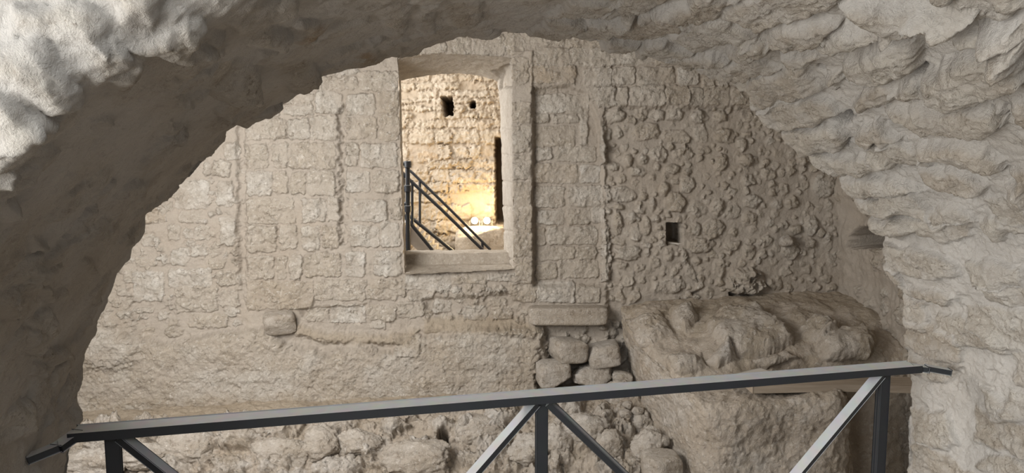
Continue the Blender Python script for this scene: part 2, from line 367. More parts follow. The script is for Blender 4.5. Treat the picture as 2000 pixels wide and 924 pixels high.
# projecting blocks
# rubble, traced
rub = """1178 213 1222 238;1242 212 1268 235;1270 215 1300 235;1302 210 1338 236;1350 215 1388 240;1395 215 1425 238;1232 240 1290 275;1295 255 1355 278;1358 245 1388 280;1396 250 1440 280;1172 243 1196 280;1200 247 1218 270;1270 283 1308 318;1318 285 1358 312;1365 285 1390 300;1172 285 1187 318;1250 302 1268 322;1300 320 1330 340;1230 325 1263 347;1193 318 1213 335;1220 300 1238 328;1398 300 1425 335
1185 364 1245 395;1300 378 1342 414;1330 345 1360 376;1268 388 1284 415;1252 375 1266 392;1290 355 1308 382;1345 395 1382 425;1390 390 1418 423;1197 398 1220 410;1198 415 1218 460;1228 412 1245 435;1232 442 1255 475;1252 425 1274 462;1275 420 1292 435;1345 435 1372 462;1375 428 1418 465;1345 465 1402 495;1195 465 1225 480;1200 482 1260 508;1258 475 1275 488;1298 483 1318 512;1355 503 1372 520;1395 505 1420 545;1205 512 1228 528;1240 518 1262 532;1270 545 1345 575
1452 415 1485 443;1420 400 1448 428;1455 380 1490 407;1575 422 1600 462;1525 435 1545 450;1545 440 1570 460;1455 478 1478 510;1528 478 1568 510;1415 470 1450 490;1500 540 1535 570;1575 468 1598 490;1490 330 1520 352;1590 335 1640 385;1510 390 1535 410;1540 385 1565 408;1440 300 1475 325;1450 340 1480 365;1560 300 1585 325"""
for r in rub.replace('\n', ';').split(';'):
    q = [float(t) for t in r.split()]; c = w.uv([(q[0] + q[2]) / 2], [(q[1] + q[3]) / 2])[0]
    s_ = YW / FPX; a = rng.uniform(-.15, .15)
    w.stone(blob(c, (q[2] - q[0]) / 2 * s_, (q[3] - q[1]) / 2 * s_ * 1.03, 10, a, .10), rng.uniform(.020, .038), edge=rng.uniform(.02, .04), warp=.013, rough=.009, dome=.010, tilt=.08, crag=.006, tint=abs(rng.normal(.3, .3)))
w.stone(pxpoly(w, [(1330, 484), (1337, 484), (1345, 510), (1360, 530), (1362, 552), (1352, 548), (1338, 520)]), .03)
w.stone(pxpoly(w, [(1175, 447), (1190, 446), (1193, 480), (1193, 548), (1176, 550)]), .05, edge=.02, tint=1.0)
w.stone(pxpoly(w, [(1180, 365), (1189, 363), (1196, 392), (1188, 396)]), .05, edge=.02, tint=1.0)
w.stone(pxpoly(w, [(1173, 280), (1186, 283), (1188, 318), (1175, 320)]), .05, edge=.02, tint=1.0)
w.stone(pxpoly(w, [(1421, 540), (1435, 528), (1470, 525), (1494, 535), (1497, 562), (1470, 577), (1440, 574), (1422, 566)]), .12, edge=.07, crag=.02, tint=.5)
# loose fill of smaller stones
n_ = 0
for k in range(1400):
    px, py = rng.uniform(1186, 1640), rng.uniform(210, 585); r = rng.choice([.020, .030, .040, .055])
    c = w.uv([px], [py])[0]
    if w.free(c, r * 1.05, .06):
        w.stone(blob(c, r * rng.uniform(.75, 1.15), r * rng.uniform(.7, 1.1), 9, None, .16), rng.uniform(.008, .026), edge=rng.uniform(.015, .03), warp=.012, rough=.007, dome=.006, tilt=.08, crag=.004, tint=abs(rng.normal(.25, .3))); n_ += 1
for k in range(420):
    px, py = rng.uniform(180, 470), rng.uniform(330, 640); r = rng.choice([.02, .03, .045])
    c = w.uv([px], [py])[0]
    if w.free(c, r * 1.0, .10):
        w.stone(blob(c, r * 1.2, r * .9, 9, 0, .18), rng.uniform(.008, .022), edge=.02, warp=.04, rough=.012, crag=.012, tint=rng.uniform(.3, 1))
for k in range(60):
    px, py = rng.uniform(835, 1025), rng.uniform(560, 625); r = rng.choice([.02, .03]); c = w.uv([px], [py])[0]
    if w.free(c, r, .1): w.stone(blob(c, r * 1.3, r, 9, 0, .2), .02, edge=.02, warp=.04, crag=.015)
for k in range(90):
    c = w.uv([rng.uniform(1060, 1235)], [rng.uniform(632, 760)])[0]; r = rng.choice([.03, .045, .06])
    if w.free(c, r, .1): w.stone(blob(c, r * 1.2, r * .9, 9, None, .15), rng.uniform(.02, .05), edge=.03, warp=.025, rough=.012, tilt=.12, crag=.012, tint=rng.uniform(.3, .9))
# weathering: breaks, pits, chipped faces
brk = fbm(X, Z, .16, 5, 91, .6, 2); brk2 = fbm(X * .9, Z, .32, 4, 97, .55, 1)
leftz = sst(1.0, .2, X)
w.H -= .012 * sst(.2, .6, brk) * (.10 + .90 * leftz)
w.H += .0055 * fbm(X, Z, .045, 4, 93, .7) * (.3 + .7 * w.S) + .0022 * fbm(X, Z, .02, 2, 95)
plin = sst(0.02, .10, pl)
w.H += plin * (.010 * fbm(X, Z, .10, 5, 141, .66, 2) + .018 * fbm(X, Z, .3, 3, 143))
w.T = np.where(plin > .5, .8 * sst(-.2, .5, fbm(X, Z, .4, 3, 145)), w.T); w.S = np.maximum(w.S, plin * .85)
sm = sst(-.30, .20, fbm(X, Z, .17, 5, 147, .6)); w.H = np.where((plin < .3), pl_s + (w.H - pl_s) * (.40 + .60 * sm), w.H)
w.S *= .45 + .55 * sm        # mortar smeared over faces
w.G = np.maximum(w.G, .75 * sst(.10, -.02, Z + .36 ) * sst(-.3, .3, fbm(X, Z, .15, 3, 149)))
# openings
H_ = lambda pts, d, e=.015, wp=.012: w.hole(pxpoly(w, pts), d, e, wp)
H_([(1303, 436), (1336, 436), (1337, 479), (1304, 480)], .34, .008, .008)
H_([(1425, 572), (1450, 577), (1476, 574), (1478, 584), (1430, 584)], .16)
H_([(1352, 572), (1372, 568), (1372, 576), (1355, 580)], .10)
H_([(1290, 583), (1330, 580), (1330, 590), (1290, 590)], .03)
win_front = [(790, 533), (786, 420), (782, 280), (779, 160), (777, 116), (800, 108), (850, 105), (905, 107), (955, 110), (1000, 114), (1000, 200), (1001, 350), (1003, 523), (960, 527), (880, 530)]
wp_ = pxpoly(w, win_front); sl = w.win(wp_, .3); d = w.sd(wp_, sl, .010); w.kill[sl] = d > .004
tag(w.build('wall_back', M_WALL, (.005, .03)), 'pale ruined stone wall with a window opening, rubble masonry at its dim end', 'wall', kind='structure')

# reveal, lintel soffit and sill of the window
def strip(front, back, Yf, Yb, name, seed, amp=.006, step=.009, mat=M_WALL, mid=None):
    rows = [[(p[0], p[1], Yf) for p in front]] + ([mid] if mid else []) + [[(p[0], p[1], Yb) for p in back]]
    P, u, v = lattice(rows, step, smooth=False); r = Relief(P, u, v, 1, seed)
    c = at(890, 330, 6.3); s_ = np.sign(((c - P) * r.N).sum(-1).mean()); r.N *= s_
    r.H += amp * fbm(r.U, r.V, .12, 5, seed, .6) * 1.5; r.S += .4; r.T += .7
    return r
fr = [(791, 536), (786, 420), (782, 280), (779, 160), (776, 114), (800, 106.5), (850, 103.5), (905, 105.5), (955, 108.5), (1001.5, 113), (1001.5, 200), (1002, 350), (1004, 525)]
bk = [(793, 500), (790, 420), (786, 280), (784, 190), (783, 158), (812, 152), (850, 146), (885, 143.5), (930, 147), (972, 160), (977, 215), (980, 350), (985, 500)]
parts = []
r1 = strip(fr, bk, YW - .015, 6.62, 'reveal', 21)
for yy in (165, 250, 300, 352, 400, 447, 500):           # joints of the jamb stones
    p = pxpoly(r1, [(980, yy), (1001, yy + 4), (1001, yy + 7), (980, yy + 3)]); r1.region(p, -.012, .012, .01)
r1.region(pxpoly(r1, [(960, 140), (1000, 128), (1000, 170), (975, 175)]), -.03, .02, .02)
win = r1.build('window_1', M_WALL, (.004, .04)); tag(win, 'tall window opening with a shallow arched head in the pale wall', 'window', kind='structure')
sill_rows = [[(788, 536, 5.93), (890, 532, 5.93), (1006, 525, 5.93)], [(788, 534, 5.97), (890, 531, 5.97), (1006, 523.5, 5.97)], [(794, 518, 6.30), (890, 516, 6.30), (1000, 515, 6.30)], [(793, 497, 6.34), (890, 495, 6.34), (998, 493, 6.34)], [(791, 489, 6.62), (890, 488, 6.62), (996, 487, 6.62)], [(791, 520, 6.66), (890, 520, 6.66), (996, 520, 6.66)]]
P, u, v = lattice(sill_rows, .008, smooth=False); r = Relief(P, u, v, 1, 33)
if r.N[r.nv // 3, r.nu // 2, 2] < 0: r.N *= -1
r.H += .010 * fbm(r.U, r.V, .16, 5, 34, .6); r.S += .5; r.T += .55; r.G += .35
sill = r.build('window_sill', M_WALL); sill.parent = win

# ---------------------------------------------------------------- arch in front
out = """128 1750;130 1400;133 1000;133 924;138 872;152 800;149 766;163 742;160 702;170 675;186 650;188 625;205 600;213 575;225 545;231 525;248 505;258 476;274 462;281 445;283 416;292 406;311 403;327 387;343 354;373 346;411 297;438 270;443 254;465 240;483 249;511 219;562 200;592 176;619 157;622 151;700 132;770 110;800 100;850 87;900 70;915 65;960 70;985 62;1020 66;1040 60;1070 57;1110 60;1150 75;1185 85;1220 90;1250 98;1290 105;1330 118;1360 131;1400 146;1440 158;1450 170;1480 195;1488 205;1492 222;1510 235;1530 240;1536 255;1550 275;1580 285;1588 291;1595 305;1620 326;1632 328;1640 346;1655 365;1675 376;1680 390;1697 405;1702 430;1725 455;1728 466;1722 490;1738 525;1745 540;1760 566;1770 590;1766 610;1778 640;1769 668;1768 682;1782 700;1780 760;1782 800;1772 822;1770 870;1772 924;1770 1000;1772 1400;1774 1750"""
out = np.array([[float(t) for t in s_.split()] for s_ in out.split(';')])
RZ = 1.115                                                  # height of the handrail
ra = at_z(140, 838, RZ); rb = at_z(1788, 709, RZ)
dirx = (rb - ra); dirx[2] = 0; RL = np.linalg.norm(dirx); dirx /= RL
dn = np.array([dirx[1], -dirx[0], 0.0])                      # out of the opening towards the camera side
p0 = ra - dn * .17                                         # a point of the exit plane
rr = ray(out[:, 0], out[:, 1]); tt = ((p0 - EYE) @ dn) / (rr @ dn); E = EYE + rr * tt[:, None]
E[:, 2] = np.maximum(E[:, 2], -.9)
seg = np.r_[0, np.cumsum(np.linalg.norm(np.diff(E, axis=0), axis=1))]
keep = np.r_[True, np.diff(seg) > 1e-5]; E = E[keep]; seg = seg[keep]
ST = .0036
u = np.arange(0, seg[-1], ST); Ej = np.stack([np.interp(u, seg, E[:, k]) for k in range(3)], -1)
def gsm(A, sig):
    k = int(4 * sig); g = np.exp(-.5 * (np.arange(-k, k + 1) / sig) ** 2); g /= g.sum()
    Ap = np.concatenate([2 * A[:1] - A[k:0:-1], A, 2 * A[-1:] - A[-2:-k - 2:-1]])
    return np.stack([np.convolve(Ap[:, i], g, 'valid') for i in range(A.shape[1])], -1)
Ej = gsm(Ej, 1.0); Es = gsm(Ej, .09 / ST)
tg = np.gradient(gsm(Ej, .16 / ST), axis=0); tg /= np.linalg.norm(tg, axis=1, keepdims=True)
nout = np.cross(tg, dn); nout /= np.linalg.norm(nout, axis=1, keepdims=True)
cen = Es.mean(0); nout *= np.sign(((Es - cen) * nout).sum(1).mean())
TH = .985
va = -np.array([3.2, 1.8, 1.0, .5, .25, .12, .05, .02]); vb = np.arange(0, TH, ST); vc = np.arange(0, .62, .005); vd = np.array([.75, 1.0, 1.5, 2.2, 3.2])
v = np.r_[va, vb, TH + vc, TH + vd]
P = np.zeros((len(v), len(u), 3))
for i, t in enumerate(v):
    k = math.exp(-max(t, 0) / .07); base = Ej * k + Es * (1 - k)
    tt_ = min(max(t, 0), TH); off = .03 * (tt_ / TH) ** 1.5
    rc = .05                                            # rounded near arris
    o_ = off + max(-t, 0) + max(t - TH, 0)
    d_ = tt_
    if -rc < t - TH < rc:
        q = (t - TH + rc) / (2 * rc); a = q * math.pi / 2
        d_ = TH - rc + rc * math.sin(a); o_ = off + rc * (1 - math.cos(a))
    P[i] = base + dn * d_ + nout * o_
A = Relief(P, u, v, 1, 5)
A.w1 = fbm(u[None, :] + 0 * v[:, None], v[:, None] + 0 * u[None, :], .10, 3, 55, .45); A.w2 = fbm(u[None, :] + 0 * v[:, None], v[:, None] + 0 * u[None, :], .10, 3, 65, .45)
mi = len(va) + 60
if ((cen - P[mi]) * A.N[mi]).sum(-1).mean() < 0: A.N *= -1
vis = ((A.PX < -150) | (A.PX > 2150) | (A.PY < -150) | (A.PY > 1100) | (A.V < 0)) * 1e8
U, V = A.U, A.V
cidx = np.argmin(np.abs(out[:, 0] - 955)); ucr = np.interp(0, [0], [0]); 
ucrown = u[np.argmin(np.abs(proj(Ej)[0] - 1010) + (Ej[:, 2] < 1.5) * 1e5)]
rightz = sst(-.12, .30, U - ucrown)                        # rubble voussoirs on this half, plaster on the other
A.H += .014 * fbm(U, V, .45, 3, 211) + .003 * A.rough
b0 = A.H.copy()
AP = lambda pts: pxpoly(A, pts, vis)
tr = [
 ([(1452, 155), (1475, 142), (1530, 128), (1570, 128), (1606, 170), (1560, 184), (1500, 200), (1480, 195)], .045, 1.3),
 ([(1488, 210), (1500, 197), (1560, 187), (1620, 191), (1652, 213), (1610, 228), (1540, 238), (1510, 235)], .05, .5),
 ([(1655, 110), (1720, 75), (1790, 65), (1800, 110), (1770, 135), (1720, 147), (1685, 148), (1660, 130)], .055, .9),
 ([(1673, 190), (1720, 153), (1750, 165), (1760, 190), (1725, 210), (1690, 208)], .045, 1.35),
 ([(1810, 130), (1860, 110), (1950, 70), (2012, 45), (2012, 140), (1920, 182), (1880, 186), (1830, 172), (1808, 150)], .075, 1.0),
 ([(1600, 68), (1660, 32), (1750, 20), (1762, 36), (1700, 56), (1630, 75)], .06, .8),
 ([(1640, -10), (1730, 22), (1780, 32), (1860, 20), (1905, -10)], .07, .6),
 ([(1870, 50), (1950, 28), (2000, 15), (2012, 38), (1960, 55), (1890, 64)], .05, .9),
 ([(1750, 172), (1790, 150), (1815, 165), (1820, 178), (1785, 184)], .04, .8),
 ([(1740, 218), (1800, 205), (1880, 203), (1960, 200), (1965, 228), (1920, 250), (1800, 242)], .05, .7),
 ([(1620, 150), (1640, 135), (1650, 150), (1635, 163)], .04, 1.2),
 ([(1530, 100), (1600, 86), (1625, 96), (1590, 110), (1540, 122)], .045, .6),
 ([(1500, 48), (1590, 26), (1640, 28), (1612, 58), (1560, 74), (1500, 70)], .05, .4),
 ([(1440, 62), (1480, 50), (1520, 80), (1480, 98), (1430, 94)], .05, .5),
 ([(1535, 252), (1545, 241), (1620, 239), (1655, 250), (1662, 264), (1640, 280), (1590, 286), (1560, 280)], .05, 1.2),
 ([(1690, 242), (1720, 230), (1735, 255), (1755, 266), (1720, 284), (1700, 284), (1686, 264)], .045, 1.3),
 ([(1588, 296), (1640, 300), (1740, 300), (1758, 315), (1700, 330), (1640, 328), (1605, 316)], .045, 1.1),
 ([(1640, 346), (1700, 341), (1760, 350), (1810, 366), (1760, 374), (1680, 376), (1655, 361)], .045, .9),
 ([(1790, 280), (1850, 272), (1930, 285), (1962, 305), (1955, 320), (1925, 322), (1850, 301), (1800, 302)], .05, 1.3),
 ([(1805, 326), (1860, 325), (1910, 340), (1930, 360), (1905, 372), (1850, 361), (1815, 345)], .045, 1.35),
 ([(1675, 386), (1740, 385), (1770, 400), (1755, 416), (1700, 408)], .04, .7),
 ([(1960, 350), (2012, 340), (2012, 386), (1970, 380)], .045, 1.4),
 ([(1700, 425), (1760, 425), (1800, 440), (1780, 461), (1725, 456)], .035, .7),
 ([(1725, 481), (1790, 478), (1870, 502), (1882, 535), (1800, 532), (1740, 520)], .03, .8),
 ([(1890, 502), (1990, 520), (2012, 560), (1900, 556)], .03, .9),
 ([(1766, 578), (1812, 590), (1816, 646), (1780, 642)], .03, 1.25),
 ([(1835, 610), (1900, 620), (1965, 650), (1970, 682), (1900, 676), (1840, 650)], .03, .9),
 ([(1800, 410), (1880, 405), (1900, 430), (1830, 440)], .025, .8), ([(1905, 430), (1985, 425), (2010, 450), (1940, 465)], .03, .9),
 ([(1750, 560), (1830, 560), (1880, 580), (1840, 592), (1775, 575)], .025, .6), ([(1775, 690), (1850, 690), (1890, 720), (1850, 745), (1790, 735)], .025, .8),
 ([(1920, 760), (1990, 790), (2010, 830), (1950, 830)], .03, .9), ([(1780, 800), (1850, 810), (1870, 870), (1800, 880)], .025, .7)]
for pts, h, t in tr:
    A.stone(AP(pts), h * .68, edge=.030, warp=.022, rough=.006, dome=.006, tilt=.04, tint=t, crag=.004)
# courses of voussoirs filling the rest of the right half, long side across the barrel
uu = ucrown + .02
while uu < u[-1] - .05:
    cw = rng.uniform(.075, .125); vv = rng.uniform(-.12, 0)
    while vv < TH + .45:
        ln = rng.uniform(.14, .30); c = np.array([uu + cw / 2, vv + ln / 2])
        if A.free(c, min(cw, ln) * .45, .20):
            low = sst(1.3, 1.0, np.interp(c[0], u, Ej[:, 2]))
            hh = rng.uniform(.012, .028) * (1 - .6 * low)
            sk = rng.uniform(-.02, .02); g = .010
            q = np.array([(uu + g, vv + g), (uu + cw - g, vv + g + sk), (uu + cw - g * .5, vv + ln * .5), (uu + cw - g, vv + ln - g + sk), (uu + g, vv + ln - g), (uu + g * .5, vv + ln * .5)]) + rng.normal(0, .007, (6, 2))
            if rng.uniform() < .90: A.stone(q, hh, edge=rng.uniform(.02, .032), warp=.022, rough=.005, tilt=.08, tint=abs(rng.normal(.6, .5)), crag=.006)
        vv += ln
    uu += cw
# holes between the stones
for pts, dd in (([(1612, 231), (1640, 222), (1660, 213), (1667, 225), (1660, 246), (1648, 250), (1636, 240)], .05), ([(1786, 128), (1806, 119), (1808, 138), (1800, 148), (1780, 146)], .06), ([(1922, 184), (1960, 165), (2005, 145), (2005, 160), (1960, 176), (1932, 192)], .05),
                ([(1728, 238), (1742, 232), (1738, 241), (1730, 244)], .03), ([(1592, 122), (1612, 128), (1618, 142), (1600, 140)], .03), ([(1930, 198), (1950, 203), (1970, 222), (1955, 232), (1940, 212)], .04), ([(1968, 195), (1985, 205), (2000, 220), (1985, 222)], .04), ([(1695, 285), (1725, 268), (1728, 274), (1705, 290)], .03), ([(1640, 284), (1658, 268), (1660, 274), (1648, 284)], .03)):
    A.hole(AP(pts), dd * 2.4, .014, .015)
# left half: plaster with a few stones showing through
lf = [([(568, 50), (590, 36), (625, 42), (640, 62), (632, 80), (600, 86), (578, 72)], .010, 2.0), ([(690, 108), (715, 94), (738, 95), (742, 120), (716, 134), (692, 134)], .010, 1.9), ([(752, 10), (790, 0), (800, 40), (785, 72), (755, 68)], .012, 1.3), ([(820, 10), (845, 2), (850, 40), (835, 66), (818, 62)], .014, .7), ([(870, 5), (930, 0), (940, 40), (880, 50)], .01, 1.4),
      ([(495, 60), (540, 48), (555, 80), (520, 92), (492, 84)], .022, .5), ([(540, 115), (600, 110), (622, 150), (570, 170), (545, 150)], .018, .6), ([(405, 140), (460, 115), (500, 140), (485, 175), (430, 185), (405, 170)], .025, .8), ([(250, 80), (300, 58), (360, 35), (378, 45), (372, 70), (400, 90), (340, 98), (290, 88)], .05, .8), ([(376, 64), (405, 60), (424, 70), (420, 92), (388, 90)], .03, .9),
      ([(332, 186), (348, 172), (366, 184), (362, 204), (338, 212)], .03, .9), ([(176, 250), (205, 240), (214, 250), (190, 264)], .02, .9), ([(195, 150), (240, 118), (255, 130), (240, 170), (215, 185)], .035, .7), ([(330, 148), (358, 150), (352, 165), (330, 162)], .015, 1.0), ([(430, 210), (468, 180), (480, 190), (450, 225)], .015, .6), ([(330, 250), (365, 250), (368, 275), (335, 282)], .02, .8),
      ([(0, 398), (30, 390), (36, 415), (0, 432)], .03, .9), ([(60, 465), (82, 458), (84, 482), (62, 485)], .02, .9), ([(45, 515), (65, 510), (68, 545), (48, 550)], .02, .8), ([(-5, 560), (20, 565), (25, 610), (0, 620)], .025, .8), ([(80, 560), (115, 565), (118, 590), (85, 585)], .012, .7), ([(48, 620), (85, 600), (92, 640), (60, 685), (44, 680)], .03, .9), ([(60, 700), (110, 670), (130, 690), (90, 720)], .02, .7), ([(10, 810), (55, 790), (62, 840), (20, 870)], .03, .9), ([(60, 720), (80, 715), (82, 735), (62, 738)], .02, .9), ([(150, 510), (175, 500), (180, 525), (155, 530)], .015, .7)]
for pts, h, t in lf:
    if pts[0][0] < 400 and pts[0][1] < 300: h *= .45
    A.stone(AP(pts), h * .75, edge=.045, warp=.02, rough=.007, dome=.004, tilt=.06, tint=t, crag=.004, slope=-.25 if h > .018 and pts[0][0] < 520 else 0)
for k in range(260):
    c = np.array([rng.uniform(.3, ucrown), rng.uniform(0, TH - .06)]); r_ = rng.choice([.03, .045, .06])
    if A.free(c, r_, .1): A.stone(blob(c, r_ * 1.1, r_ * .9, 9, None, .2), rng.uniform(.004, .014), edge=.035, warp=.03, rough=.006, tilt=.08, crag=.004, tint=rng.uniform(.3, .9), mask=.45)
# near face at the upper left: pale rubble with deep joints
for pts, h, t in (([(-20, 70), (90, 90), (150, 195), (90, 200), (40, 170), (-20, 130)], .03, 1.0), ([(30, 0), (140, 0), (200, 45), (190, 100), (120, 90), (40, 60)], .03, .8), ([(-20, 180), (60, 215), (70, 250), (20, 285), (-20, 300)], .03, .9), ([(215, -10), (330, -10), (300, 30), (235, 45)], .03, .9), ([(150, 110), (215, 75), (235, 95), (190, 150), (165, 170)], .02, .7)):
    A.stone(AP(pts), h * .6, edge=.05, warp=.02, rough=.006, tint=t, crag=.004)
brk = fbm(U, V, .12, 5, 291, .6, 2)
A.H -= .007 * sst(.2, .6, brk) * (.3 + .7 * rightz)
A.H += (.0042 * fbm(U, V, .03, 5, 293, .72) + .0022 * fbm(U, V, .05, 4, 296, .6, 2)) * (.30 + .7 * np.maximum(rightz * A.S, .35 * rightz)) + .0035 * fbm(U, V * 1.8, .05, 3, 295)
A.S *= .5 + .5 * sst(-.4, .15, fbm(U, V, .09, 4, 297))
A.H *= sst(-.3, -.05, V) * .6 + .4
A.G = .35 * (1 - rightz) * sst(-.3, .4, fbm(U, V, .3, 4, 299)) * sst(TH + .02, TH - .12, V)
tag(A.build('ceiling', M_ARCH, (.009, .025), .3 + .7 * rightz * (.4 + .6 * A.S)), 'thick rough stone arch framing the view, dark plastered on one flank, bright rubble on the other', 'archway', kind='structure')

# ---------------------------------------------------------------- floor of earth and rubble under the far wall
rows = [[(60, 800, 6.05), (400, 783, 6.05), (760, 765, 6.05), (1040, 748, 6.05), (1250, 742, 6.05), (1330, 740, 6.05)],
        [(60, 822, 5.72), (400, 806, 5.72), (760, 790, 5.75), (1040, 772, 5.8), (1250, 760, 5.85), (1345, 770, 5.7)],
        [(60, 848, 5.42), (400, 832, 5.42), (760, 815, 5.46), (1040, 795, 5.55), (1250, 800, 5.55), (1370, 840, 5.35)],
        [(60, 890, 5.27), (400, 880, 5.27), (760, 868, 5.30), (1040, 850, 5.35), (1250, 860, 5.30), (1390, 905, 5.10)],
        [(60, 940, 5.10), (400, 935, 5.12), (760, 930, 5.12), (1040, 925, 5.12), (1250, 935, 5.05), (1410, 970, 4.90)],
        [(40, 1080, 4.90), (400, 1080, 4.90), (760, 1080, 4.90), (1040, 1080, 4.90), (1250, 1080, 4.85), (1430, 1080, 4.8)]]
P, u, v = lattice(rows, .008); g = Relief(P, u, v, 1, 8)
if g.N[g.nv // 2, g.nu // 2, 2] < 0: g.N *= -1
U, V = g.U, g.V
ledge = sst(.62, .40, V)
g.H += .035 * fbm(U, V, .4, 4, 301, .55)
for q in ((300, 840, 430, 885), (420, 830, 520, 880), (520, 808, 600, 850), (600, 800, 720, 838), (745, 815, 800, 850), (795, 855, 850, 885), (880, 815, 940, 850), (930, 800, 1010, 840), (960, 850, 1005, 900), (890, 880, 960, 915), (400, 890, 500, 930), (600, 890, 720, 940), (1080, 780, 1140, 815), (1150, 790, 1200, 830), (1200, 830, 1240, 850), (1160, 895, 1230, 930), (1020, 905, 1100, 940), (300, 895, 380, 930), (730, 868, 886, 930), (210, 850, 290, 880)):
    c = g.uv([(q[0] + q[2]) / 2], [(q[1] + q[3]) / 2])[0]; a = g.uv([q[0], q[2]], [(q[1] + q[3]) / 2] * 2); b = g.uv([(q[0] + q[2]) / 2] * 2, [q[1], q[3]])
    ru = abs(a[1, 0] - a[0, 0]) / 2; rv = abs(b[1, 1] - b[0, 1]) / 2
    g.stone(blob(c, ru, rv, 11, 0, .10), rng.uniform(.04, .07), edge=min(ru, rv) * .75, warp=.06, rough=.015, dome=.04, tilt=.12, crag=.022, tint=rng.uniform(.3, 1.0))
for k in range(380):
    c = np.array([rng.uniform(.1, u[-1] - .1), rng.uniform(.50, v[-1] - .1)]); r_ = rng.choice([.03, .045, .07, .09])
    if g.free(c, r_, .18): g.stone(blob(c, r_ * 1.2, r_, 10, 0, .15), rng.uniform(.02, .05), edge=r_ * .8, warp=.05, rough=.015, dome=.02, tilt=.15, crag=.02, tint=abs(rng.normal(.5, .3)))
g.hole(pxpoly(g, [(853, 860), (856, 842), (866, 834), (876, 840), (881, 862), (868, 870)]), .30, .012, .01)
rub_ = 1 - ledge
g.H += rub_ * (.030 * fbm(U, V, .13, 5, 303, .6, 2)) + .008 * fbm(U, V, .06, 4, 305, .6) + .003 * fbm(U, V, .02, 2, 306)
g.G = np.maximum(ledge * .95, .55 * sst(.0, .5, fbm(U, V, .25, 4, 307)))
g.S = np.maximum(g.S, .5 * rub_)
tag(g.build('floor', M_ROCK, (.026, .10), 1.1 - .7 * ledge), 'earth ledge and bumpy mortared rubble sloping down below the pale wall', 'ground', kind='structure')

# ---------------------------------------------------------------- side wall at the dim end
rows = [[(1622, 60, 6.06), (1690, 60, 5.70), (1800, 60, 4.9), (1900, 60, 4.3)], [(1630, 340, 6.06), (1700, 340, 5.62), (1800, 340, 4.9), (1900, 340, 4.3)], [(1640, 620, 6.06), (1700, 620, 5.62), (1800, 620, 4.9), (1900, 620, 4.3)], [(1645, 1000, 6.06), (1700, 1000, 5.62), (1800, 1000, 4.9), (1900, 1000, 4.3)]]
P, u, v = lattice(rows, .009); r = Relief(P, u, v, 1, 12)
if r.N[r.nv // 2, r.nu // 2, 0] > 0: r.N *= -1
r.H += .035 * fbm(r.U, r.V, .35, 4, 311, .55)
for k in range(160):
    c = np.array([rng.uniform(0, u[-1]), rng.uniform(0, v[-1])]); r_ = rng.choice([.04, .06, .09])
    if r.free(c, r_, .1): r.stone(blob(c, r_ * 1.3, r_, 9, 0, .15), rng.uniform(.015, .045), edge=.04, warp=.04, rough=.015, crag=.02, tint=abs(rng.normal(.3, .3)))
r.hole(pxpoly(r, [(1659, 485), (1661, 460), (1674, 445), (1698, 441), (1722, 452), (1732, 486)]), .62, .02, .015)
r.H += .010 * fbm(r.U, r.V, .08, 5, 313, .6)
tag(r.build('wall_right', M_WALL, (.006, .04)), 'shadowed side wall with a dark arched niche at the far end of the ruin', 'wall', kind='structure')

# ---------------------------------------------------------------- rest of the room's shell (outside the picture, it keeps out the sky)
def plane_relief(name, o, a, b, nu, nv, mat, label, cat, seed=1, amp=.03):
    o, a, b = map(np.array, (o, a, b)); la, lb = np.linalg.norm(a), np.linalg.norm(b)
    u = np.linspace(0, la, nu); v = np.linspace(0, lb, nv); U, V = np.meshgrid(u, v)
    P = o + U[..., None] * (a / la) + V[..., None] * (b / lb); r = Relief(P, u, v, 1, seed); r.sub = 1; r.H = amp * fbm(U, V, .5, 5, seed)
    r.S += .4; r.T += .4; return tag(r.build(name, mat), label, cat, kind='structure')
plane_relief('ceiling_vault', (-4.6, 1.4, 4.15), (8.4, 0, 0), (0, 5.2, 0), 90, 60, M_WALL, 'stone roof over the ruined room', 'ceiling', 41)
plane_relief('wall_left', (-4.2, 1.0, -1.3), (0, 5.4, 0), (0, 0, 5.7), 70, 60, M_WALL, 'stone wall closing the ruined room beside the arch', 'wall', 42)
plane_relief('wall_end', (3.6, 1.6, -1.6), (0, 5.0, 0), (0, 0, 6.0), 70, 60, M_WALL, 'stone wall closing the dim end of the ruined room', 'wall', 43)
plane_relief('wall_upper', (-4.4, 6.03, 2.98), (7.8, 0, 0), (0, 0, 1.35), 90, 20, M_WALL, 'upper part of the pale wall above the arch line', 'wall', 44)
plane_relief('floor_pit', (-4.4, 1.9, -1.2), (8.2, 0, 0), (0, 4.6, 0), 90, 60, M_ROCK, 'earth floor at the bottom of the dark pit', 'ground', 45)
plane_relief('floor_passage', (-3.0, -2.6, 0.0), (6.0, 0, 0), (0, 4.1, 0), 60, 40, M_ROCK, 'earth floor of the passage under the arch', 'floor', 46, .01)

